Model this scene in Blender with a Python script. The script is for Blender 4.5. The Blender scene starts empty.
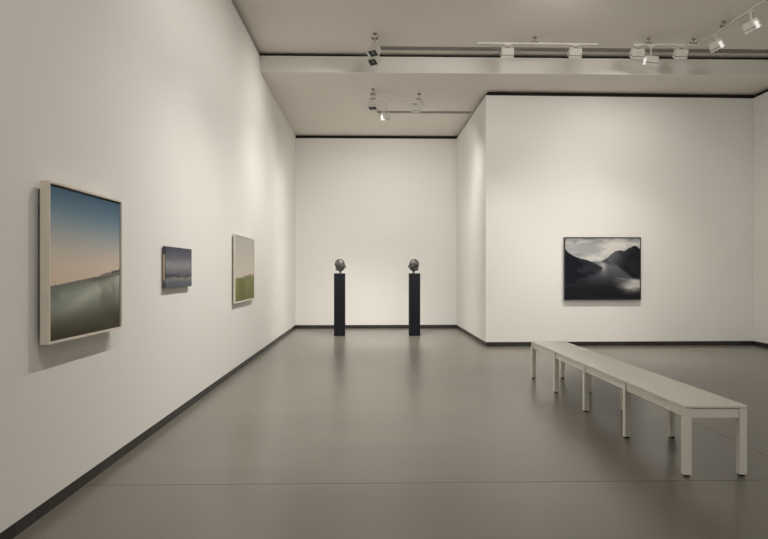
import bpy, bmesh, math, random
import numpy as np
from mathutils import Vector, Matrix, Euler, noise
random.seed(4)
scn = bpy.context.scene
COL = scn.collection

# ------------------------------------------------------------------ helpers
def lin(c):
    return tuple(((v/255)/12.92 if v/255 <= 0.04045 else (((v/255)+0.055)/1.055)**2.4) for v in c)

def link(o, parent=None):
    COL.objects.link(o)
    if parent is not None:
        o.parent = parent
    return o

def obj(name, bm, mat, parent=None, smooth=False, bevel=0.0):
    bm.normal_update()
    me = bpy.data.meshes.new(name)
    bm.to_mesh(me); bm.free()
    o = bpy.data.objects.new(name, me)
    me.materials.append(mat)
    if smooth:
        for p in me.polygons: p.use_smooth = True
    if bevel:
        md = o.modifiers.new('bevel', 'BEVEL'); md.width = bevel; md.segments = 2; md.limit_method = 'ANGLE'
    return link(o, parent)

def box(bm, x0, x1, y0, y1, z0, z1, M=None):
    vs = [Vector(p) for p in ((x0,y0,z0),(x1,y0,z0),(x1,y1,z0),(x0,y1,z0),(x0,y0,z1),(x1,y0,z1),(x1,y1,z1),(x0,y1,z1))]
    if M: vs = [M @ v for v in vs]
    v = [bm.verts.new(p) for p in vs]
    for f in ((3,2,1,0),(4,5,6,7),(0,1,5,4),(1,2,6,5),(2,3,7,6),(3,0,4,7)):
        bm.faces.new([v[i] for i in f])
    return bm

def B(*a, M=None):
    return box(bmesh.new(), *a, M=M)

def prism(pts, z0, z1):
    bm = bmesh.new()
    lo = [bm.verts.new((x, y, z0)) for x, y in pts]; hi = [bm.verts.new((x, y, z1)) for x, y in pts]
    bm.faces.new(lo[::-1]); bm.faces.new(hi)
    n = len(pts)
    for i in range(n): bm.faces.new((lo[i], lo[(i+1)%n], hi[(i+1)%n], hi[i]))
    bmesh.ops.recalc_face_normals(bm, faces=bm.faces)
    return bm

def cyl(bm, p0, p1, r0, r1=None, n=16, M=None):
    r1 = r0 if r1 is None else r1
    p0, p1 = Vector(p0), Vector(p1)
    d = (p1-p0).normalized()
    a = d.orthogonal().normalized(); b = d.cross(a)
    A = []; Bq = []
    for i in range(n):
        t = 2*math.pi*i/n; w = a*math.cos(t)+b*math.sin(t)
        q0, q1 = p0+w*r0, p1+w*r1
        if M: q0, q1 = M @ q0, M @ q1
        A.append(bm.verts.new(q0)); Bq.append(bm.verts.new(q1))
    for i in range(n): bm.faces.new((A[i], A[(i+1)%n], Bq[(i+1)%n], Bq[i]))
    bm.faces.new(A[::-1]); bm.faces.new(Bq)
    return bm

def tag(o, label, cat, group=None, kind=None):
    o['label'] = label; o['category'] = cat
    if group: o['group'] = group
    if kind: o['kind'] = kind
    return o

def thing(name, label, cat, loc=(0,0,0), group=None):
    o = bpy.data.objects.new(name, None); COL.objects.link(o)
    o.location = loc; o.empty_display_size = 0.1
    return tag(o, label, cat, group)

def struct(name, bm, mat, **k):
    o = obj(name, bm, mat, **k); o['kind'] = 'structure'; return o

# ------------------------------------------------------------------ materials
def newmat(name):
    m = bpy.data.materials.new(name); m.use_nodes = True
    nt = m.node_tree
    return m, nt, nt.nodes['Principled BSDF']

def plain(name, rgb, rough=0.6, metal=0.0, spec=0.5, var=0.03, scale=3.0, bump=0.0, bscale=80):
    m, nt, p = newmat(name)
    N, L = nt.nodes.new, nt.links.new
    tc = N('ShaderNodeTexCoord'); nz = N('ShaderNodeTexNoise'); nz.inputs['Scale'].default_value = scale; nz.inputs['Detail'].default_value = 4
    L(tc.outputs['Object'], nz.inputs['Vector'])
    r = N('ShaderNodeValToRGB')
    r.color_ramp.elements[0].position = 0.3; r.color_ramp.elements[1].position = 0.7
    r.color_ramp.elements[0].color = tuple(c*(1-var) for c in rgb)+(1,)
    r.color_ramp.elements[1].color = tuple(min(1, c*(1+var)) for c in rgb)+(1,)
    L(nz.outputs['Fac'], r.inputs['Fac']); L(r.outputs['Color'], p.inputs['Base Color'])
    p.inputs['Roughness'].default_value = rough; p.inputs['Metallic'].default_value = metal
    p.inputs['Specular IOR Level'].default_value = spec
    if bump:
        n2 = N('ShaderNodeTexNoise'); n2.inputs['Scale'].default_value = bscale; n2.inputs['Detail'].default_value = 3
        L(tc.outputs['Object'], n2.inputs['Vector'])
        b = N('ShaderNodeBump'); b.inputs['Strength'].default_value = bump; b.inputs['Distance'].default_value = 0.002
        L(n2.outputs['Fac'], b.inputs['Height']); L(b.outputs['Normal'], p.inputs['Normal'])
    return m

M_wall = plain('wall_paint', (0.85, 0.84, 0.81), 0.85, spec=0.2, var=0.008, scale=0.6, bump=0.05, bscale=120)
M_ceil = plain('ceiling_paint', (0.84, 0.80, 0.74), 0.85, spec=0.2, var=0.012, scale=0.8)
M_fascia = plain('fascia_paint', (0.85, 0.83, 0.78), 0.6, spec=0.3, var=0.008, scale=0.8)
M_reveal = plain('shadow_gap_black', (0.03, 0.028, 0.028), 0.8, spec=0.2)
M_bench = plain('bench_paint', (0.88, 0.86, 0.78), 0.42, var=0.015, scale=4)
M_rubber = plain('black_rubber', (0.02, 0.02, 0.02), 0.6)
M_black = plain('black_lacquer', (0.008, 0.0085, 0.012), 0.6, spec=0.15, var=0.1, bump=0.05)
M_fix = plain('fixture_white', (0.74, 0.72, 0.66), 0.4)
M_hard = plain('fixture_hardware', (0.30, 0.26, 0.20), 0.4)
M_dark = plain('fixture_aperture', (0.012, 0.012, 0.013), 0.5)
M_grille = plain('diffuser_grey', (0.34, 0.32, 0.31), 0.5, metal=0.3, var=0.15, scale=6)
M_grille_d = plain('diffuser_slot', (0.14, 0.13, 0.13), 0.6)
M_frame_oak = plain('frame_pale_wood', (0.78, 0.70, 0.60), 0.5, var=0.06, scale=12)
M_frame_in = plain('frame_inner_dark', (0.06, 0.045, 0.04), 0.6)
M_frame_white = plain('frame_cream', (0.80, 0.76, 0.66), 0.5)
M_frame_black = plain('frame_black', (0.02, 0.02, 0.024), 0.4)
M_raw = plain('raw_canvas', (0.62, 0.52, 0.38), 0.8, var=.1, scale=40)
M_back = plain('stretcher_wood', (0.35, 0.25, 0.16), 0.7)

# floor: cast grey screed
def floor_mat():
    m, nt, p = newmat('floor_screed')
    N, L = nt.nodes.new, nt.links.new
    tc = N('ShaderNodeTexCoord')
    mp = N('ShaderNodeMapping'); mp.inputs['Scale'].default_value = (0.5, 1.3, 1)
    L(tc.outputs['Object'], mp.inputs['Vector'])
    nz = N('ShaderNodeTexNoise'); nz.inputs['Scale'].default_value = 1.1; nz.inputs['Detail'].default_value = 5; nz.inputs['Roughness'].default_value = 0.55
    L(mp.outputs['Vector'], nz.inputs['Vector'])
    r = N('ShaderNodeValToRGB'); e = r.color_ramp.elements
    e[0].position = 0.3; e[0].color = (0.138, 0.126, 0.104, 1)
    e[1].position = 0.72; e[1].color = (0.166, 0.152, 0.127, 1)
    L(nz.outputs['Fac'], r.inputs['Fac']); L(r.outputs['Color'], p.inputs['Base Color'])
    n2 = N('ShaderNodeTexNoise'); n2.inputs['Scale'].default_value = 0.8; n2.inputs['Detail'].default_value = 1
    L(mp.outputs['Vector'], n2.inputs['Vector'])
    mr = N('ShaderNodeMapRange'); mr.inputs['To Min'].default_value = FLOOR_ROUGH[0]; mr.inputs['To Max'].default_value = FLOOR_ROUGH[1]
    L(n2.outputs['Fac'], mr.inputs['Value']); L(mr.outputs['Result'], p.inputs['Roughness'])
    p.inputs['Specular IOR Level'].default_value = 0.8
    return m
FLOOR_ROUGH = (0.278, 0.286)
M_floor = floor_mat()
M_joint = plain('joint_sealant', (0.13, 0.12, 0.105), 0.6)

# slate skirting tiles, 18 cm each, along x or y
def slate(axis):
    m, nt, p = newmat('slate_tiles_'+axis)
    N, L = nt.nodes.new, nt.links.new
    def mth(op, a, b=None):
        n = N('ShaderNodeMath'); n.operation = op
        for i, v in enumerate((a, b)):
            if v is None: continue
            if isinstance(v, (int, float)): n.inputs[i].default_value = v
            else: L(v, n.inputs[i])
        return n.outputs[0]
    tc = N('ShaderNodeTexCoord'); sp = N('ShaderNodeSeparateXYZ'); L(tc.outputs['Object'], sp.inputs[0])
    q = mth('DIVIDE', sp.outputs[axis.upper()], 0.18)
    fr = mth('FRACT', mth('ADD', q, 200.0)); idx = mth('FLOOR', q)
    wn = N('ShaderNodeTexWhiteNoise'); wn.noise_dimensions = '1D'; L(idx, wn.inputs['W'])
    r = N('ShaderNodeValToRGB'); e = r.color_ramp.elements
    e[0].color = (0.018, 0.017, 0.017, 1); e[1].color = (0.030, 0.036, 0.040, 1)
    k = r.color_ramp.elements.new(0.5); k.color = (0.026, 0.022, 0.019, 1)
    L(wn.outputs['Value'], r.inputs['Fac'])
    nz = N('ShaderNodeTexNoise'); nz.inputs['Scale'].default_value = 30; L(tc.outputs['Object'], nz.inputs['Vector'])
    mx = N('ShaderNodeMix'); mx.data_type = 'RGBA'; mx.blend_type = 'OVERLAY'; mx.inputs['Factor'].default_value = 0.4
    L(r.outputs['Color'], mx.inputs['A']); L(nz.outputs['Color'], mx.inputs['B'])
    g = mth('LESS_THAN', fr, 0.035)
    m2 = N('ShaderNodeMix'); m2.data_type = 'RGBA'; L(g, m2.inputs['Factor']); L(r.outputs['Color'], m2.inputs['A'])
    m2.inputs['B'].default_value = (0.075, 0.07, 0.065, 1)
    L(m2.outputs['Result'], p.inputs['Base Color'])
    p.inputs['Roughness'].default_value = 0.45
    return m
M_slx, M_sly = slate('x'), slate('y')

# bronze
def bronze():
    m, nt, p = newmat('dark_bronze')
    N, L = nt.nodes.new, nt.links.new
    tc = N('ShaderNodeTexCoord')
    nz = N('ShaderNodeTexNoise'); nz.inputs['Scale'].default_value = 26; nz.inputs['Detail'].default_value = 6
    L(tc.outputs['Object'], nz.inputs['Vector'])
    r = N('ShaderNodeValToRGB'); e = r.color_ramp.elements
    e[0].position = 0.35; e[0].color = (0.035, 0.030, 0.027, 1); e[1].position = 0.7; e[1].color = (0.15, 0.145, 0.14, 1)
    L(nz.outputs['Fac'], r.inputs['Fac']); L(r.outputs['Color'], p.inputs['Base Color'])
    b = N('ShaderNodeBump'); b.inputs['Strength'].default_value = 0.6; b.inputs['Distance'].default_value = 0.006
    L(nz.outputs['Fac'], b.inputs['Height']); L(b.outputs['Normal'], p.inputs['Normal'])
    p.inputs['Metallic'].default_value = 0.35; p.inputs['Roughness'].default_value = 0.45
    return m
M_bronze = bronze()

def emit(name, rgb, s):
    m, nt, p = newmat(name)
    p.inputs['Base Color'].default_value = (0.08, 0.08, 0.08, 1)
    p.inputs['Emission Color'].default_value = (*rgb, 1); p.inputs['Emission Strength'].default_value = s
    return m
M_glow = emit('lit_side_glow', (1.0, .95, .88), .8)  # emission imitating lamp light on a fixture's side
M_lens = emit('lamp_lens', (1.0, 0.9, 0.75), 0.02)

# ------------------------------------------------------------------ room shell
ZN, ZR = 4.93, 4.63          # near ceiling, rear (dropped) ceiling
WN, WR = 4.86, 4.55          # wall tops
XLn, XLf = -1.832, -1.722    # left wall face at y=-6 and y=15.82
def xl(y): return XLn + (XLf-XLn)*(y+6)/21.82

floor = struct('floor', B(-2.4, 7.9, -6.4, 16.4, -0.15, 0), M_floor)
# left wall: lower part below dropped ceiling and taller part in front
struct('wall_left', prism([(xl(-6.2),-6.2),(xl(10.8),10.8),(xl(10.8)-.3,10.8),(xl(-6.2)-.3,-6.2)], 0.08, WN), M_wall)
struct('wall_left_rear', prism([(xl(10.8),10.8),(xl(16.2),16.2),(xl(16.2)-.3,16.2),(xl(10.8)-.3,10.8)], 0.08, 4.618), M_wall)
struct('trim_1', prism([(xl(-6.2)-.07,-6.2),(xl(10.86)-.07,10.86),(xl(10.8)-.3,10.86),(xl(-6.2)-.3,-6.2)], WN, ZN), M_reveal)
struct('wall_back', B(-1.95, 2.14, 15.82, 16.12, 0.08, WR), M_wall)
struct('trim_2', B(-1.95, 2.3, 15.90, 16.12, WR, ZR), M_reveal)
struct('wall_alcove', B(2.14, 2.44, 12.2, 16.12, 0.08, WR), M_wall)
struct('trim_3', B(2.19, 2.44, 12.2, 16.12, WR, ZR), M_reveal)
struct('wall_rear_right', prism([(2.14,11.90),(7.55,12.0),(7.55,12.3),(2.14,12.2)], 0.08, WR), M_wall)
struct('trim_4', prism([(2.19,11.97),(7.55,12.07),(7.55,12.3),(2.19,12.2)], WR, ZR), M_reveal)
struct('wall_right', B(7.10, 7.4, -6.2, 11.99, 0.08, WR), M_wall)
struct('trim_5', B(7.18, 7.4, -6.2, 11.99, WR, ZN), M_reveal)
struct('wall_front', B(-2.2, 7.6, -6.4, -6.1, 0, ZN), M_wall)
struct('ceiling_front', B(-2.4, 7.9, -6.4, 10.90, ZN, ZN+.15), M_ceil)
struct('ceiling_rear', B(-2.4, 7.9, 10.83, 16.4, ZR, ZR+.15), M_ceil)
struct('trim_6', B(xl(10.8)+.004, 7.10, 10.80, 10.83, 4.622, 4.875), M_fascia)   # fascia board of the ceiling step
struct('trim_7', B(xl(10.8)+.004, 7.10, 10.775, 10.83, 4.606, 4.622), M_fascia)
struct('trim_8', B(-2.0, 7.3, 10.95, 11.0, 4.78, 5.08), M_reveal)
# skirting of slate tiles, set back under the plaster
o_ = .010
struct('baseboard_left', prism([(xl(-6.2)-o_,-6.2),(xl(16.0)-o_,16.0),(xl(16.0)-.2,16.0),(xl(-6.2)-.2,-6.2)], 0, .08), M_sly)
struct('baseboard_back', B(-1.9, 2.14+o_, 15.82+o_, 16.1, 0, .08), M_slx)
struct('baseboard_alcove', B(2.14+o_, 2.4, 12.2, 15.9, 0, .08), M_sly)
struct('baseboard_rear_right', prism([(2.14+o_,11.90+o_),(7.5,12.0+o_),(7.5,12.3),(2.14+o_,12.2)], 0, .08), M_slx)
struct('baseboard_right', B(7.10+o_, 7.35, -6.2, 12.0, 0, .08), M_sly)
# expansion joints in the screed
struct('trim_9', B(xl(4.2), 7.10, 4.217, 4.2225, 0, .0008), M_joint)
struct('trim_10', B(2.928, 2.9325, 4.23, 11.9, 0, .0008), M_joint)

# ------------------------------------------------------------------ painted canvases
def fbm(u, v, seed, octs=5, su=4, sv=4):
    rs = np.random.RandomState(seed); out = np.zeros_like(u); a = 0.5
    for k in range(octs):
        n = 64; g = rs.rand(n, n)
        x = u*su*2**k + k*3.3; y = v*sv*2**k + k*1.7
        xi = np.floor(x).astype(int); yi = np.floor(y).astype(int); fx = x-xi; fy = y-yi
        fx = fx*fx*(3-2*fx); fy = fy*fy*(3-2*fy)
        q = lambda i, j: g[i % n, j % n]
        out += a*((q(xi,yi)*(1-fx)+q(xi+1,yi)*fx)*(1-fy)+(q(xi,yi+1)*(1-fx)+q(xi+1,yi+1)*fx)*fy); a *= .5
    return out
def ss(a, b, x):
    t = np.clip((x-a)/(b-a), 0, 1); return t*t*(3-2*t)
def mix(A, Bc, t):
    return A*(1-t[..., None]) + np.asarray(Bc, float)*t[..., None]
def grad(v, stops):
    xs = [s[0] for s in stops]
    return np.stack([np.interp(v, xs, [s[1][i] for s in stops]) for i in range(3)], -1)

def paint_dune(u, v):
    n = fbm(u, v, 1)
    c = grad(v + (u-.5)*.03, [(0,(170,152,138)), (.36,(200,182,164)), (.47,(200,184,168)), (.58,(186,178,168)), (.70,(154,160,162)), (.84,(106,130,146)), (1,(66,94,116))])
    hz = .335 + .095*u
    g = grad(v/np.maximum(hz,.01), [(0,(62,58,46)), (.22,(82,80,68)), (.5,(122,126,116)), (.8,(136,144,136)), (1,(112,114,106))])
    band = np.exp(-((v - (.15+.25*u))/.055)**2)*ss(.0,.5,u)*(.7+.6*n)
    g = mix(g, (186,190,178), np.clip(.62*band,0,1))
    g = mix(g, (66,62,48), .6*ss(.35,1,u)*ss(.26,.02,v-.05*n))
    g = mix(g, (80,78,66), .3*ss(.5,.62,n))
    m = ss(hz+.004, hz-.004, v); c = c*(1-m[...,None]) + g*m[...,None]
    row = (np.abs(v-(hz+.004)) < .004+.005*fbm(u,v*0,7,4,40,1))*(u<.62)
    c = mix(c, (92,90,92), .8*row)
    top = hz + .020*ss(.55,.8,u)+.010*fbm(u,u*0,9,4,14,1)*ss(.45,.6,u)
    head = ss(.44,.62,u)*ss(top+.003,top-.003,v)*ss(hz-.05*ss(.42,.6,u)*(1.15-u*.8), hz-.02*ss(.42,.6,u)*(1.15-u*.8), v)
    c = mix(c, (92,92,84), .75*head)
    tr = (v>hz+.012)*(v<top+.010*(fbm(u,u*0,12,3,60,1)>.5))*(u>.86)
    return mix(c, (56,58,58), .75*tr)
def paint_sea(u, v):
    n = fbm(u, v, 3, 5, 3, 16)-.48
    c = grad(v + n*.12, [(0,(92,96,108)), (.12,(98,102,114)), (.20,(130,130,134)), (.27,(76,78,88)), (.33,(104,105,114)), (.55,(146,146,150)), (.72,(106,107,118)), (1,(74,76,90))])
    c = mix(c, (58,60,70), .7*np.exp(-((v-.30)/.03)**2)*ss(.65,.3,u))
    c = mix(c, (160,156,140), .9*np.exp(-((v-.225)/.035)**2)*ss(.46,.62,fbm(u,v,5,5,4,18)))
    c = mix(c, (120,126,136), .35*np.exp(-((v-.13)/.02)**2))
    return c
def paint_field(u, v):
    n = fbm(u, v, 11, 5, 5, 5)
    c = grad(v+(n-.5)*.1, [(0,(192,180,168)), (.4,(198,188,176)), (.62,(188,182,172)), (1,(172,170,164))])
    hz = .355+.025*u
    g = grad(v/.37, [(0,(112,108,70)), (.4,(122,120,78)), (1,(130,132,88))])
    g = mix(g, (98,104,66), .6*ss(.45,.65,n))
    m = ss(hz+.006, hz-.006, v+(n-.5)*.02); c = c*(1-m[...,None]) + g*m[...,None]
    hill = (v<hz+.04*ss(.45,.8,u)*(.6+.8*fbm(u,u*0,4,4,9,1)))*(v>hz+.0)
    c = mix(c, (150,136,132), .8*hill*ss(.0,.3,u))
    c = mix(c, (120,98,98), .6*(np.abs(u-.62)<.2)*(np.abs(v-hz-.01)<.012))
    return c
def paint_fjord(u, v):
    n = fbm(u, v, 21, 6, 4, 8); n2 = fbm(u, v, 22, 5, 3, 6)
    c = grad(v, [(0,(120,122,126)), (.55,(158,161,164)), (.68,(182,184,184)), (.8,(172,174,176)), (.92,(206,204,198)), (1,(168,169,172))])
    c = mix(c, (232,230,222), .75*ss(.46,.66,n2)); c = mix(c, (120,123,128), .6*ss(.5,.34,n2)*ss(.75,1,v))
    c = mix(c, (128,130,132), .5*np.exp(-((u-.18)/.07)**2-((v-.73)/.03)**2))
    # water
    w = grad(v, [(0,(28,29,35)), (.2,(34,35,42)), (.36,(74,75,82)), (.5,(98,100,107)), (.62,(128,130,136))])
    w = mix(w, (28,29,36), ss(.45,.0,u)*ss(.0,.3,v)*.8)
    sh = np.exp(-((u-.51-(.5-v)*.12)/.045)**2)*ss(.33,.56,v)
    w = mix(w, (196,196,194), .85*sh)
    w = mix(w, (42,42,47), .6*ss(.48,.66,n)*ss(.5,.2,v))
    nb = fbm(u, v, 23, 6, 5, 9)
    wv = v + .10*(nb-.5) + .04*np.sin(u*9)
    cl = ss(.60,.86,u+.25*(n-.5))*np.exp(-((wv-.245)/.075)**2) + .8*np.exp(-((u-.93)/.09)**2-((wv-.34)/.05)**2) + .5*np.exp(-((u-.76)/.06)**2-((wv-.335)/.012)**2)
    w = mix(w, (214,213,206), np.clip(cl*(.45+1.0*nb),0,.95))
    w = mix(w, (92,93,100), .5*np.exp(-((wv-.40)/.05)**2)*ss(.5,.62,n)*ss(.35,.6,u))
    m = ss(.625,.60,v); c = c*(1-m[...,None]) + w*m[...,None]
    # right mountains
    jag = (fbm(u, u*0, 31, 5, 14, 1)-.48)*.045
    rt = np.interp(u, [.46,.5,.6,.68,.74,.8,.86,.91,.95,1.0], [.61,.63,.715,.78,.795,.79,.835,.865,.865,.82])+jag*(u>.5)
    rb = np.interp(u, [.46,.6,.7,.78,.85,.9,1.0], [.61,.57,.54,.47,.40,.36,.34])+(n-.5)*.06
    fr = (v<rt)*ss(rb-.05, rb+.03, v)
    k = 1-ss(.56,.92,u+.45*(.72-v)+.12*(n-.5))
    lum = 36+58*k + 26*(ss(.42,.66,fbm(u+.6*v, v, 33, 5, 9, 5))-.4)*(.3+.7*k)
    mc = np.stack([lum, lum+1, lum+7], -1)
    c = c*(1-fr[...,None]) + mc*fr[...,None]
    # left mountain
    lt = np.interp(u, [0,.03,.1,.2,.3,.4,.46,.495], [.82,.775,.715,.675,.63,.585,.545,.515])+jag
    lb = np.interp(u, [0,.2,.35,.45,.495], [.2,.36,.42,.47,.505])+(n-.5)*.05
    fl = (v<lt)*ss(lb-.08, lb+.02, v)*(u<.5)
    lc = mix(np.ones(u.shape+(3,))*np.array((27,29,37.)), (62,64,71), .6*ss(.5,.64,n))
    return c*(1-fl[...,None]) + lc*fl[...,None]

def canvas_mat(name):
    m, nt, p = newmat(name)
    N, L = nt.nodes.new, nt.links.new
    at = N('ShaderNodeAttribute'); at.attribute_name = 'pigment'
    tc = N('ShaderNodeTexCoord'); nz = N('ShaderNodeTexNoise'); nz.inputs['Scale'].default_value = 220
    L(tc.outputs['Object'], nz.inputs['Vector'])
    mx = N('ShaderNodeMix'); mx.data_type = 'RGBA'; mx.blend_type = 'SOFT_LIGHT'; mx.inputs['Factor'].default_value = 0.12
    L(at.outputs['Color'], mx.inputs['A']); L(nz.outputs['Color'], mx.inputs['B']); L(mx.outputs['Result'], p.inputs['Base Color'])
    b = N('ShaderNodeBump'); b.inputs['Strength'].default_value = .15; b.inputs['Distance'].default_value = .001
    L(nz.outputs['Fac'], b.inputs['Height']); L(b.outputs['Normal'], p.inputs['Normal'])
    p.inputs['Roughness'].default_value = .6; p.inputs['Specular IOR Level'].default_value = .12
    return m
M_canvas = canvas_mat('oil_on_canvas')

def canvas(name, W, H, t, fn, M, parent, gain=1.0, res=220):
    """stretched canvas W x H, thickness t, front at local -y = 0; origin at lower left of the front."""
    nu = res; nv = max(8, int(res*H/W))
    me = bpy.data.meshes.new(name); bm = bmesh.new()
    lay = None
    g = [[bm.verts.new((W*i/nu, 0, H*j/nv)) for i in range(nu+1)] for j in range(nv+1)]
    for j in range(nv):
        for i in range(nu): bm.faces.new((g[j][i], g[j][i+1], g[j+1][i+1], g[j+1][i]))
    rim = [g[0][i] for i in range(nu+1)] + [g[j][nu] for j in range(1, nv+1)] + [g[nv][i] for i in range(nu-1, -1, -1)] + [g[j][0] for j in range(nv-1, 0, -1)]
    bk = [bm.verts.new((v.co.x, t, v.co.z)) for v in rim]
    n = len(rim)
    for i in range(n): bm.faces.new((rim[(i+1)%n], rim[i], bk[i], bk[(i+1)%n]))
    bm.faces.new(bk)
    bm.to_mesh(me); bm.free()
    co = np.empty(len(me.vertices)*3); me.vertices.foreach_get('co', co); co = co.reshape(-1, 3)
    c = fn(co[:,0]/W, co[:,2]/H)/255.0
    c = np.where(c <= .04045, c/12.92, ((c+.055)/1.055)**2.4)*gain
    c = np.concatenate([np.clip(c, 0, 1), np.ones((len(c), 1))], 1).astype('f')
    a = me.color_attributes.new('pigment', 'FLOAT_COLOR', 'POINT'); a.data.foreach_set('color', c.ravel())
    me.transform(M); me.materials.append(M_canvas)
    o = bpy.data.objects.new(name, me)
    return link(o, parent)

def frame_bm(W, H, w, y0, y1, M):
    """four mitred bars around W x H, bar width w, from y0 (front) to y1 (back)."""
    bm = bmesh.new()
    out = [(0,0),(W,0),(W,H),(0,H)]; inn = [(w,w),(W-w,w),(W-w,H-w),(w,H-w)]
    for k in range(4):
        a, b_ = out[k], out[(k+1)%4]; c, d = inn[(k+1)%4], inn[k]
        lo = [bm.verts.new(M @ Vector((p[0], y0, p[1]))) for p in (a, b_, c, d)]
        hi = [bm.verts.new(M @ Vector((p[0], y1, p[1]))) for p in (a, b_, c, d)]
        bm.faces.new(lo); bm.faces.new(hi[::-1])
        for i in range(4): bm.faces.new((lo[i], hi[i], hi[(i+1)%4], lo[(i+1)%4]))
    bmesh.ops.recalc_face_normals(bm, faces=bm.faces)
    return bm

# On the left wall: local x runs along +Y (away from camera), front faces +X.
ang = math.atan2(XLf-XLn, 21.82)
def left_M(): return Matrix.Rotation(math.pi/2 - ang, 4, 'Z')

# 1. large twilight landscape, pale wood tray frame, stands 7 cm proud
y0 = 3.583
P = thing('framed_painting', 'large wood-framed painting of blue dusk sky over misty land, nearest on left wall', 'painting', (xl(y0)+.078, y0, .960))
M = left_M(); W, H = 1.036, .882
obj('frame', frame_bm(W, H, .012, 0, .050, M), M_frame_oak, P)
obj('frame_lining', frame_bm(W-.024, H-.024, .008, .012, .045, M @ Matrix.Translation((.012,0,.012))), M_frame_in, P)
canvas('canvas', W-.044, H-.044, .02, paint_dune, M @ Matrix.Translation((.022,.010,.022)), P, gain=1.35)
obj('hanging_cleat', B(.2, W-.2, .050, .077, H-.12, H-.06, M=M), M_back, P)
# 2. small unframed grey seascape
y0 = 5.728
P = thing('unframed_painting', 'small unframed canvas of a dark grey sea, between two framed paintings on left wall', 'painting', (xl(y0)+.036, y0, 1.211))
W, H = .822, .362
canvas('canvas', W, H, .026, paint_sea, M, P, gain=1.0)
obj('bare_canvas_edge', B(-.0012, .0004, .008, .022, .07, .29, M=M), M_raw, P)['label'] = 'strip of bare pale canvas on the side edge'
obj('stretcher', B(.012, W-.012, .026, .0355, .012, H-.012, M=M), M_back, P)
# 3. pale field painting with cream frame
y0 = 8.61
P = thing('framed_painting', 'framed painting of pale sky over a green field, cream frame, farthest on left wall', 'painting', (xl(y0)+.042, y0, .941))
W, H = 1.42, .910
obj('frame', frame_bm(W, H, .018, .0, .024, M), M_frame_white, P)
canvas('canvas', W-.04, H-.04, .02, paint_field, M @ Matrix.Translation((.02,.004,.02)), P, gain=1.15)
obj('hanging_cleat', B(.3, W-.3, .024, .0415, H-.12, H-.06, M=M), M_back, P)
# 4. fjord painting on the right-hand wall
M4 = Matrix.Rotation(math.atan2(.1, 5.41), 4, 'Z')
P = thing('framed_painting', 'black framed painting of a dark misty fjord between mountains on right rear wall', 'painting', (3.566, 11.866, .845))
W, H = 1.41, 1.137
obj('frame', frame_bm(W, H, .016, 0, .045, M4), M_frame_black, P)
canvas('canvas', W-.032, H-.032, .02, paint_fjord, M4 @ Matrix.Translation((.016,.008,.016)), P, gain=.95, res=260)
obj('hanging_cleat', B(.3, W-.3, .045, .0595, H-.12, H-.06, M=M4), M_back, P)

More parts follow.
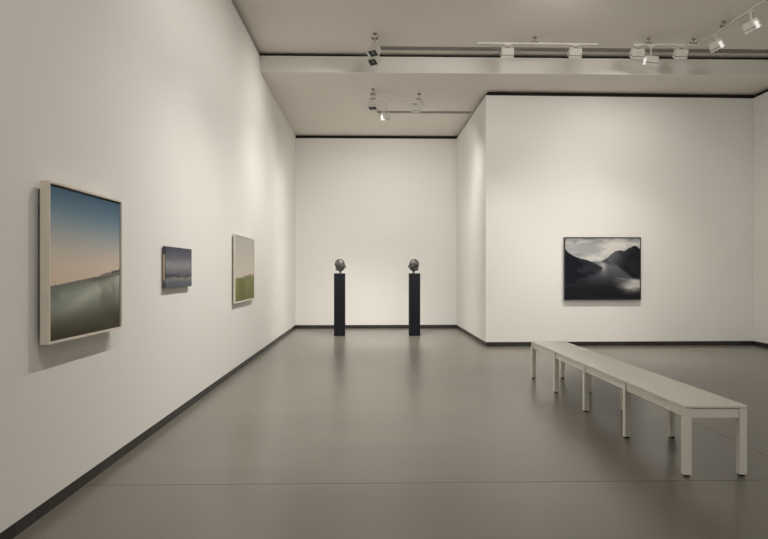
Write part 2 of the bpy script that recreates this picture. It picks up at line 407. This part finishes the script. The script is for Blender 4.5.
# ------------------------------------------------------------------ plinths and bronze heads
def head_mesh(name, mirror=1):
    """life-size cast head; local +x is the face, z=0 at the foot of the neck."""
    bm = bmesh.new()
    bmesh.ops.create_uvsphere(bm, u_segments=96, v_segments=64, radius=1)
    G = lambda p, c, s: math.exp(-sum(((p[i]-c[i])/s[i])**2 for i in range(3)))
    for v in bm.verts:
        d = v.co.normalized(); x, y, z = d
        # skull + jaw
        p = Vector((x*.104, y*.084, z*.124))
        if z < 0:
            k = -z
            p.x = p.x*(1-.10*k*k) + .024*k          # jaw sits forward
            p.y *= (1-.16*k*k)
        if x < 0: p.x *= 1.06
        if z > 0: p.z *= 1.0; p.y *= (1+.05*(1-z))
        # flatten sides of the face
        if x > .3: p.y *= 1-.12*(x-.3)
        q = (x, y, z)
        r = 0
        r += .034*G(q, (1,0,-.30), (.35,.13,.15))      # nose tip
        r += .013*G(q, (1,0,-.06), (.35,.08,.18))     # nose bridge
        r += .009*G(q, (.92,.28,.20), (.3,.26,.07)) + .009*G(q, (.92,-.28,.20), (.3,.26,.07))   # brows
        for s in (-1, 1):
            r -= .012*G(q, (.92,s*.32,.06), (.3,.15,.09))   # eye sockets
            r += .005*G(q, (.93,s*.30,.05), (.2,.07,.045))  # eyeballs
            r += .007*G(q, (.75,s*.55,-.14), (.3,.22,.16))  # cheekbones
            r -= .006*G(q, (.7,s*.5,-.45), (.3,.2,.16))
        r += .008*G(q, (.86,0,-.50), (.3,.20,.045)) - .006*G(q, (.85,0,-.55), (.3,.22,.022)) + .008*G(q, (.82,0,-.60), (.3,.17,.045))  # lips
        r -= .006*G(q, (.77,0,-.67), (.3,.2,.05))
        r += .014*G(q, (.60,0,-.80), (.3,.24,.14))       # chin
        r -= .006*G(q, (.98,0,-.30), (.2,.2,.05))
        # cropped hair mass
        hz = max(0, min(1, (z*.9 - x*.55 + .15)*4))
        r += hz*(.004 + .004*noise.noise(Vector(q)*7))
        v.co = p + d*r + Vector((0,0,.180))
    # ears
    for s in (-1, 1):
        c = Vector((-.012, s*.080, .172))
        e = bmesh.ops.create_uvsphere(bm, u_segments=20, v_segments=14, radius=1)['verts']
        for v in e:
            l = v.co.copy()
            v.co = c + Vector((l.x*.019 + l.z*-.004, s*(l.y*s*.009) + s*.004*max(0,-l.x), l.z*.032))
    # cut neck with a narrow foot
    prof = [(.066,.120,-.012),(.066,.085,-.020),(.058,.062,-.016),(.030,.050,.012),(.020,.030,.016),(.022,.008,.016),(.034,.0,.016)]
    seg = 40; rings = []
    for r, z, dx in prof:
        rings.append([bm.verts.new((dx + r*1.1*math.cos(2*math.pi*i/seg) - .006, r*math.sin(2*math.pi*i/seg), z)) for i in range(seg)])
    for a, b_ in zip(rings, rings[1:]):
        for i in range(seg): bm.faces.new((a[i], b_[i], b_[(i+1)%seg], a[(i+1)%seg]))
    bm.faces.new(rings[0]); bm.faces.new(rings[-1][::-1])
    bmesh.ops.recalc_face_normals(bm, faces=bm.faces)
    me = bpy.data.meshes.new(name); bm.to_mesh(me); bm.free(); me.materials.append(M_bronze)
    return me
PZ = 1.322
def plinth(x, label):
    t = thing('plinth', label, 'plinth', (x, 14.03, 0), 'plinths for the bronze heads')
    obj('pedestal', B(-.116,.116,-.116,.116,.008,PZ), M_black, t, bevel=.002)
    obj('base_plate', B(-.108,.108,-.108,.108,0,.008), M_rubber, t)
    return t
plinth(-.590, 'tall slim black plinth on the left, under the head facing right')
plinth(.998, 'tall slim black plinth on the right, under the head facing left')
for x, rz, lb in ((-.584, math.radians(-14), 'dark bronze head facing right on the left black plinth'), (.990, math.radians(180+12), 'dark bronze head facing left on the right black plinth')):
    me = head_mesh('bronze_head')
    o = bpy.data.objects.new('bronze_head', me); link(o)
    md = o.modifiers.new('remesh', 'REMESH'); md.mode = 'VOXEL'; md.voxel_size = .0032; md.use_smooth_shade = True
    sm = o.modifiers.new('smooth', 'SMOOTH'); sm.factor = .5; sm.iterations = 2
    o.location = (x, 14.03, PZ); o.rotation_euler = (0, 0, rz)
    tag(o, lb, 'sculpture', 'bronze heads')

# ------------------------------------------------------------------ bench
bt = thing('bench', 'long low white painted gallery bench with ten legs on the grey floor', 'bench', (2.296, 6.33, 0))
hw, L2, HT, lg = .210, 2.035, .470, .050
obj('bench_top', B(-hw, hw, -L2, L2, HT-.018, HT), M_bench, bt, bevel=.003)
for s in (-1, 1):
    xa = s*(hw-.016)
    obj('apron', B(min(xa, xa-s*.022), max(xa, xa-s*.022), -L2+lg, L2-lg, .385, HT-.024), M_bench, bt, bevel=.002)
    yb = s*(L2-.014)
    obj('apron', B(-hw+lg, hw-lg, min(yb, yb-s*.022), max(yb, yb-s*.022), .385, HT-.024), M_bench, bt, bevel=.002)
for k in range(5):
    yc = -L2 + lg/2 + k*(2*L2-lg)/4
    for s in (-1, 1):
        xc = s*(hw-lg/2)
        l = obj('leg', B(xc-lg/2, xc+lg/2, yc-lg/2, yc+lg/2, .012, HT-.020), M_bench, bt, bevel=.003)
        f = cyl(bmesh.new(), (xc, yc, 0), (xc, yc, .013), .021)
        obj('foot_pad', f, M_rubber, l)

# ------------------------------------------------------------------ ceiling: slot diffusers, lighting tracks, spotlights
def diffuser(label, x0, x1, y0, y1, z):
    t = thing('slot_diffuser', label, 'vent', ((x0+x1)/2, (y0+y1)/2, z), 'slot diffusers in the ceiling')
    hx, hy = (x1-x0)/2, (y1-y0)/2
    obj('backing', B(-hx, hx, -hy, hy, -.006, 0), M_grille_d, t)
    bm = bmesh.new()
    box(bm, -hx, hx, -hy, -hy+.02, -.012, 0); box(bm, -hx, hx, hy-.02, hy, -.012, 0)
    box(bm, -hx, -hx+.02, -hy+.02, hy-.02, -.012, 0); box(bm, hx-.02, hx, -hy+.02, hy-.02, -.012, 0)
    obj('frame', bm, M_grille, t)
    bm = bmesh.new(); n = int((x1-x0)/.06)
    for i in range(1, n):
        x = -hx + i*(2*hx)/n
        Mx = Matrix.Translation((x, 0, 0)) @ Matrix.Rotation(math.radians(-40), 4, 'Z')
        box(bm, -.012, .012, -hy*.95, hy*.95, -.011, -.004, M=Mx)
    obj('fins', bm, M_grille, t)
diffuser('long grey slot diffuser in the front ceiling, just before the ceiling step', .20, 7.05, 10.47, 10.61, ZN)
diffuser('short grey slot diffuser in the lower rear ceiling above the plinths', .20, 2.12, 13.44, 13.58, ZR)

def track(label, pts, z, zc, hangers, cat='lighting track'):
    x0, y0 = pts[0]
    t = thing('lighting_track', label, cat, (x0, y0, z), 'lighting tracks')
    for (xa, ya), (xb, yb) in zip(pts, pts[1:]):
        w = .011
        ya_, yb_ = sorted((ya, yb)); xa_, xb_ = sorted((xa, xb))
        horiz = abs(xb-xa) > abs(yb-ya)
        if horiz: bm = B(xa_-x0-w, xb_-x0+w, ya_-y0-w, ya_-y0+w, -.012, .012)
        else: bm = B(xa_-x0-w, xa_-x0+w, ya_-y0+w*(1 if len(pts)>2 and ya_>=y0 else -1), yb_-y0-(w if len(pts)>2 else -w), -.012, .012)
        r = obj('rail', bm, M_fix, t)
        s = bmesh.new()
        if horiz: box(s, xa_-x0+.01, xb_-x0-.01, ya_-y0-.006, ya_-y0+.006, -.0128, -.011)
        else: box(s, xa_-x0-.006, xa_-x0+.006, ya_-y0+.03, yb_-y0-.03, -.0128, -.011)
        obj('rail_slot', s, M_hard, r)
    for hx, hy in hangers:
        bm = bmesh.new(); cyl(bm, (hx-x0, hy-y0, .012), (hx-x0, hy-y0, zc-z), .006, n=10)
        h = obj('hanger', bm, M_hard, t)
        obj('ceiling_rose', cyl(bmesh.new(), (hx-x0, hy-y0, zc-z-.02), (hx-x0, hy-y0, zc-z), .03), M_hard, h)
        bm = bmesh.new(); box(bm, hx-x0-.045, hx-x0+.045, hy-y0-.03, hy-y0+.03, .012, .030); box(bm, hx-x0-.06, hx-x0-.03, hy-y0-.008, hy-y0+.008, .030, .046); box(bm, hx-x0+.03, hx-x0+.055, hy-y0-.008, hy-y0+.008, .030, .042)
        obj('clamp', bm, M_hard, h)
    return t
TZ = 4.83
track('short white track behind the front left pair of spotlights, before the ceiling step', [(.11, 9.75), (.11, 10.6)], TZ, ZN, [(.11, 9.9)])
track('white track in the middle of the front ceiling carrying two spotlights', [(1.68, 10.0), (3.50, 10.0)], TZ, ZN, [(2.55, 10.0)])
track('right-hand cornered white track running along the front ceiling then towards the viewer', [(4.08, 10.0), (5.09, 10.0), (5.09, 6.6)], TZ, ZN, [(4.30, 10.0), (5.0, 10.0), (5.09, 9.3), (5.09, 8.3)])
track('white track under the lower rear ceiling above the plinths', [(.10, 11.75), (.10, 12.12), (1.03, 12.12)], 4.50, ZR, [(.10, 11.82), (.10, 12.12), (.95, 12.12)])

LCOL = (1.0, .955, .895)
WCOL = (1.0, .945, .835)
def spot(label, x, y, z, drop, yaw, pitch, beams, w=.19, group='white rectangular track spotlights', rad=.025, glow_side=0):
    """drop = stem length below the rail; yaw: compass direction the light is thrown (deg, 0 = +Y, 90 = +X);
    pitch: degrees the beam is tilted up from straight down."""
    t = thing('track_spotlight', label, 'spotlight', (x, y, z-.012), group)
    obj('adapter', B(-.05, .05, -.016, .016, -.02, 0) if abs(math.sin(math.radians(yaw))) < .7 else B(-.016, .016, -.05, .05, -.02, 0), M_fix, t)
    obj('stem', cyl(bmesh.new(), (0,0,-.02), (0,0,-drop), .011, n=12), M_fix, t)
    # body frame: local -z = beam, local x = width
    R = Matrix.Translation((0,0,-drop-.05)) @ Matrix.Rotation(-math.radians(yaw), 4, 'Z') @ Matrix.Rotation(math.radians(pitch), 4, 'X')
    hw = w/2
    yo = bmesh.new()
    box(yo, -hw*.35, hw*.35, -.010, .010, .048, .058, M=R)
    cyl(yo, (0,0,-drop), R @ Vector((0,0,.055)), .012, n=10)
    obj('yoke', yo, M_hard, t)
    # tapered housing
    bm = bmesh.new()
    lo = [R @ Vector(p) for p in ((-hw,-.062,-.045),(hw,-.062,-.045),(hw,.062,-.045),(-hw,.062,-.045))]
    hi = [R @ Vector(p) for p in ((-hw*.94,-.050,.05),(hw*.94,-.050,.05),(hw*.94,.050,.05),(-hw*.94,.050,.05))]
    a = [bm.verts.new(p) for p in lo]; b_ = [bm.verts.new(p) for p in hi]
    bm.faces.new(b_)
    for i in range(4): bm.faces.new((a[i], a[(i+1)%4], b_[(i+1)%4], b_[i]))
    bm.faces.new(a[::-1])
    hs = obj('housing', bm, M_fix, t, bevel=.004)
    obj('shadow_gap', B(-hw*.96, hw*.96, -.058, .058, -.053, -.0455, M=R), M_dark, t)
    # hood around the aperture
    bm = bmesh.new(); th = .006
    box(bm, -hw, hw, -.064, -.064+th, -.085, -.053, M=R); box(bm, -hw, hw, .064-th, .064, -.085, -.053, M=R)
    box(bm, -hw, -hw+th, -.064+th, .064-th, -.085, -.053, M=R); box(bm, hw-th, hw, -.064+th, .064-th, -.085, -.053, M=R)
    obj('hood', bm, M_fix, t)
    obj('baffle', B(-hw+th, hw-th, -.064+th, .064-th, -.062, -.054, M=R), M_dark, t)
    obj('lens', cyl(bmesh.new(), (0,0,-.062), (0,0,-.066), .030, M=R), M_lens, t)
    if glow_side:
        obj('lit_side_glow', B(min(glow_side*hw, glow_side*(hw+.008)), max(glow_side*hw, glow_side*(hw+.008)), -.024, .024, -.088, .01, M=R), M_glow, t)  # added glowing strip, stands in for the lamp-lit side of the housing
    for yw, pt, sz, pw in beams:
        ld = bpy.data.lights.new('lamp', 'SPOT'); ld.energy = pw; ld.spot_size = math.radians(sz); ld.spot_blend = 1.0
        ld.shadow_soft_size = rad; ld.color = WCOL if x > 4.5 else LCOL
        lo_ = bpy.data.objects.new('lamp', ld); link(lo_, t)
        at = R @ Vector((0,0,-.15))
        lo_.matrix_local = Matrix.Translation(at) @ Matrix.Rotation(-math.radians(yw), 4, 'Z') @ Matrix.Rotation(math.radians(pt), 4, 'X')
    return t
# beams: (compass yaw, pitch up from straight down, cone, watts) - a narrow and a wide lobe for each wall washer
spot('upper front one of the two black-mouthed spotlights before the left end of the ceiling step', .11, 10.0, TZ, .06, 215, 38, [(250,10,110,90)], w=.16, glow_side=1)
spot('lower rear one of the two black-mouthed spotlights before the left end of the ceiling step', .11, 10.42, TZ, .06, 215, 38, [(265,10,110,150),(265,34,150,88)], w=.16, glow_side=1)
spot('leftmost of three spotlights under the lower rear ceiling, with bright side', .10, 12.0, 4.50, .045, 200, 20, [(350,18,80,175),(0,45,120,104),(290,30,120,66),(320,30,100,78),(8,23,60,260)], w=.16, glow_side=1)
spot('long-stemmed middle one of three spotlights under the lower rear ceiling', .34, 12.12, 4.50, .20, -10, 40, [(-10,22,80,175),(-10,50,130,52),(-10,35,45,115)], w=.15)
spot('rightmost of three spotlights under the lower rear ceiling, above the right plinth', .89, 12.12, 4.50, .05, 10, 45, [(10,22,80,64),(10,50,130,57),(60,30,100,54)], w=.17)
spot('left one of two spotlights on the middle track of the front ceiling', 2.13, 10.0, TZ, .05, 0, 35, [(0,14,80,140),(0,34,130,11)])
spot('right one of two spotlights on the middle track of the front ceiling', 3.17, 10.0, TZ, .05, 0, 35, [(0,14,80,75),(20,22,90,34)])
spot('leftmost spotlight on the right-hand cornered track', 4.13, 10.0, TZ, .05, 0, 35, [(0,14,80,100),(0,34,130,55),(-20,22,90,34)])
spot('low-hanging spotlight with bright side, second from left on the right-hand cornered track', 4.34, 10.0, TZ, .16, -12, 20, [(-40,15,60,165),(-30,25,80,20)], w=.2, glow_side=-1)
spot('third spotlight from left on the cornered track, just left of its corner', 4.80, 10.0, TZ, .05, 0, 35, [(0,14,80,78),(0,34,130,15)])
spot('spotlight just beyond the corner of the right-hand track, aimed at the right wall', 5.09, 9.52, TZ, .09, 85, 30, [(75,30,120,12)], glow_side=1)
spot('nearest visible spotlight at the top right corner of the view', 5.09, 8.64, TZ, .13, 85, 30, [(70,30,120,44)], glow_side=1)

# unseen lamps above and behind the view, without fixtures; forward-aimed ones are added fill
def lamp(x, y, z, yaw, pitch, power, size=110, rad=.025):
    LC = WCOL if x > 4 else LCOL
    ld = bpy.data.lights.new('lamp', 'SPOT'); ld.energy = power; ld.spot_size = math.radians(size); ld.spot_blend = 1.0
    ld.shadow_soft_size = rad; ld.color = LC
    o = bpy.data.objects.new('lamp', ld); link(o)
    o.matrix_world = Matrix.Translation((x, y, z)) @ Matrix.Rotation(-math.radians(yaw), 4, 'Z') @ Matrix.Rotation(math.radians(pitch), 4, 'X')
UNSEEN_LAMPS = [(.25,-1.5,270,12,90,50),(.25,-1.5,270,36,140,162),(.25,1.2,270,12,90,30),(.25,1.2,270,36,140,165),
 (.25,3.8,270,12,90,25),(.25,5.2,270,12,90,125),(.25,5.2,270,36,140,70),(.25,6.6,270,12,90,255),(.25,6.6,270,36,140,50),
 (.25,8.0,270,12,90,165),(.25,8.0,270,36,140,50),
 (5.0,5.0,90,30,110,95),(5.0,1.5,90,30,110,160),(2.5,-3,180,30,120,114),
 (2.5,7.5,0,75,120,72),(2.5,3.0,0,75,90,90),(4.5,4.0,-15,75,80,85),(2.5,-2.0,0,72,80,410),(4.0,6.0,8,74,110,75),(1.0,8.6,0,62,100,25)]  # forward fill, added to brighten the ceiling step and bench
for x, y, yw, pt, sz, pw in UNSEEN_LAMPS: lamp(x, y, 4.68, yw, pt, pw, sz, rad=.025 if yw == 270 else .40)

# ------------------------------------------------------------------ world, camera, colour management
w = bpy.data.worlds.new('world'); scn.world = w; w.use_nodes = True
w.node_tree.nodes['Background'].inputs[0].default_value = (0.02, 0.02, 0.02, 1); w.node_tree.nodes['Background'].inputs[1].default_value = 0.2
cam = bpy.data.cameras.new('camera'); co = bpy.data.objects.new('camera', cam); link(co)
cam.sensor_width = 36; cam.lens = 660/768*36
cam.shift_y = 2.5/768
co.location = (0, 0, 1.35); co.rotation_euler = (math.pi/2, 0, -math.atan(16.5/660))
cam.clip_start = .05; cam.clip_end = 100
scn.camera = co
vs = scn.view_settings
vs.view_transform = 'Standard'; vs.look = 'None'; vs.gamma = 1; vs.use_curve_mapping = False
vs.exposure = 0.05
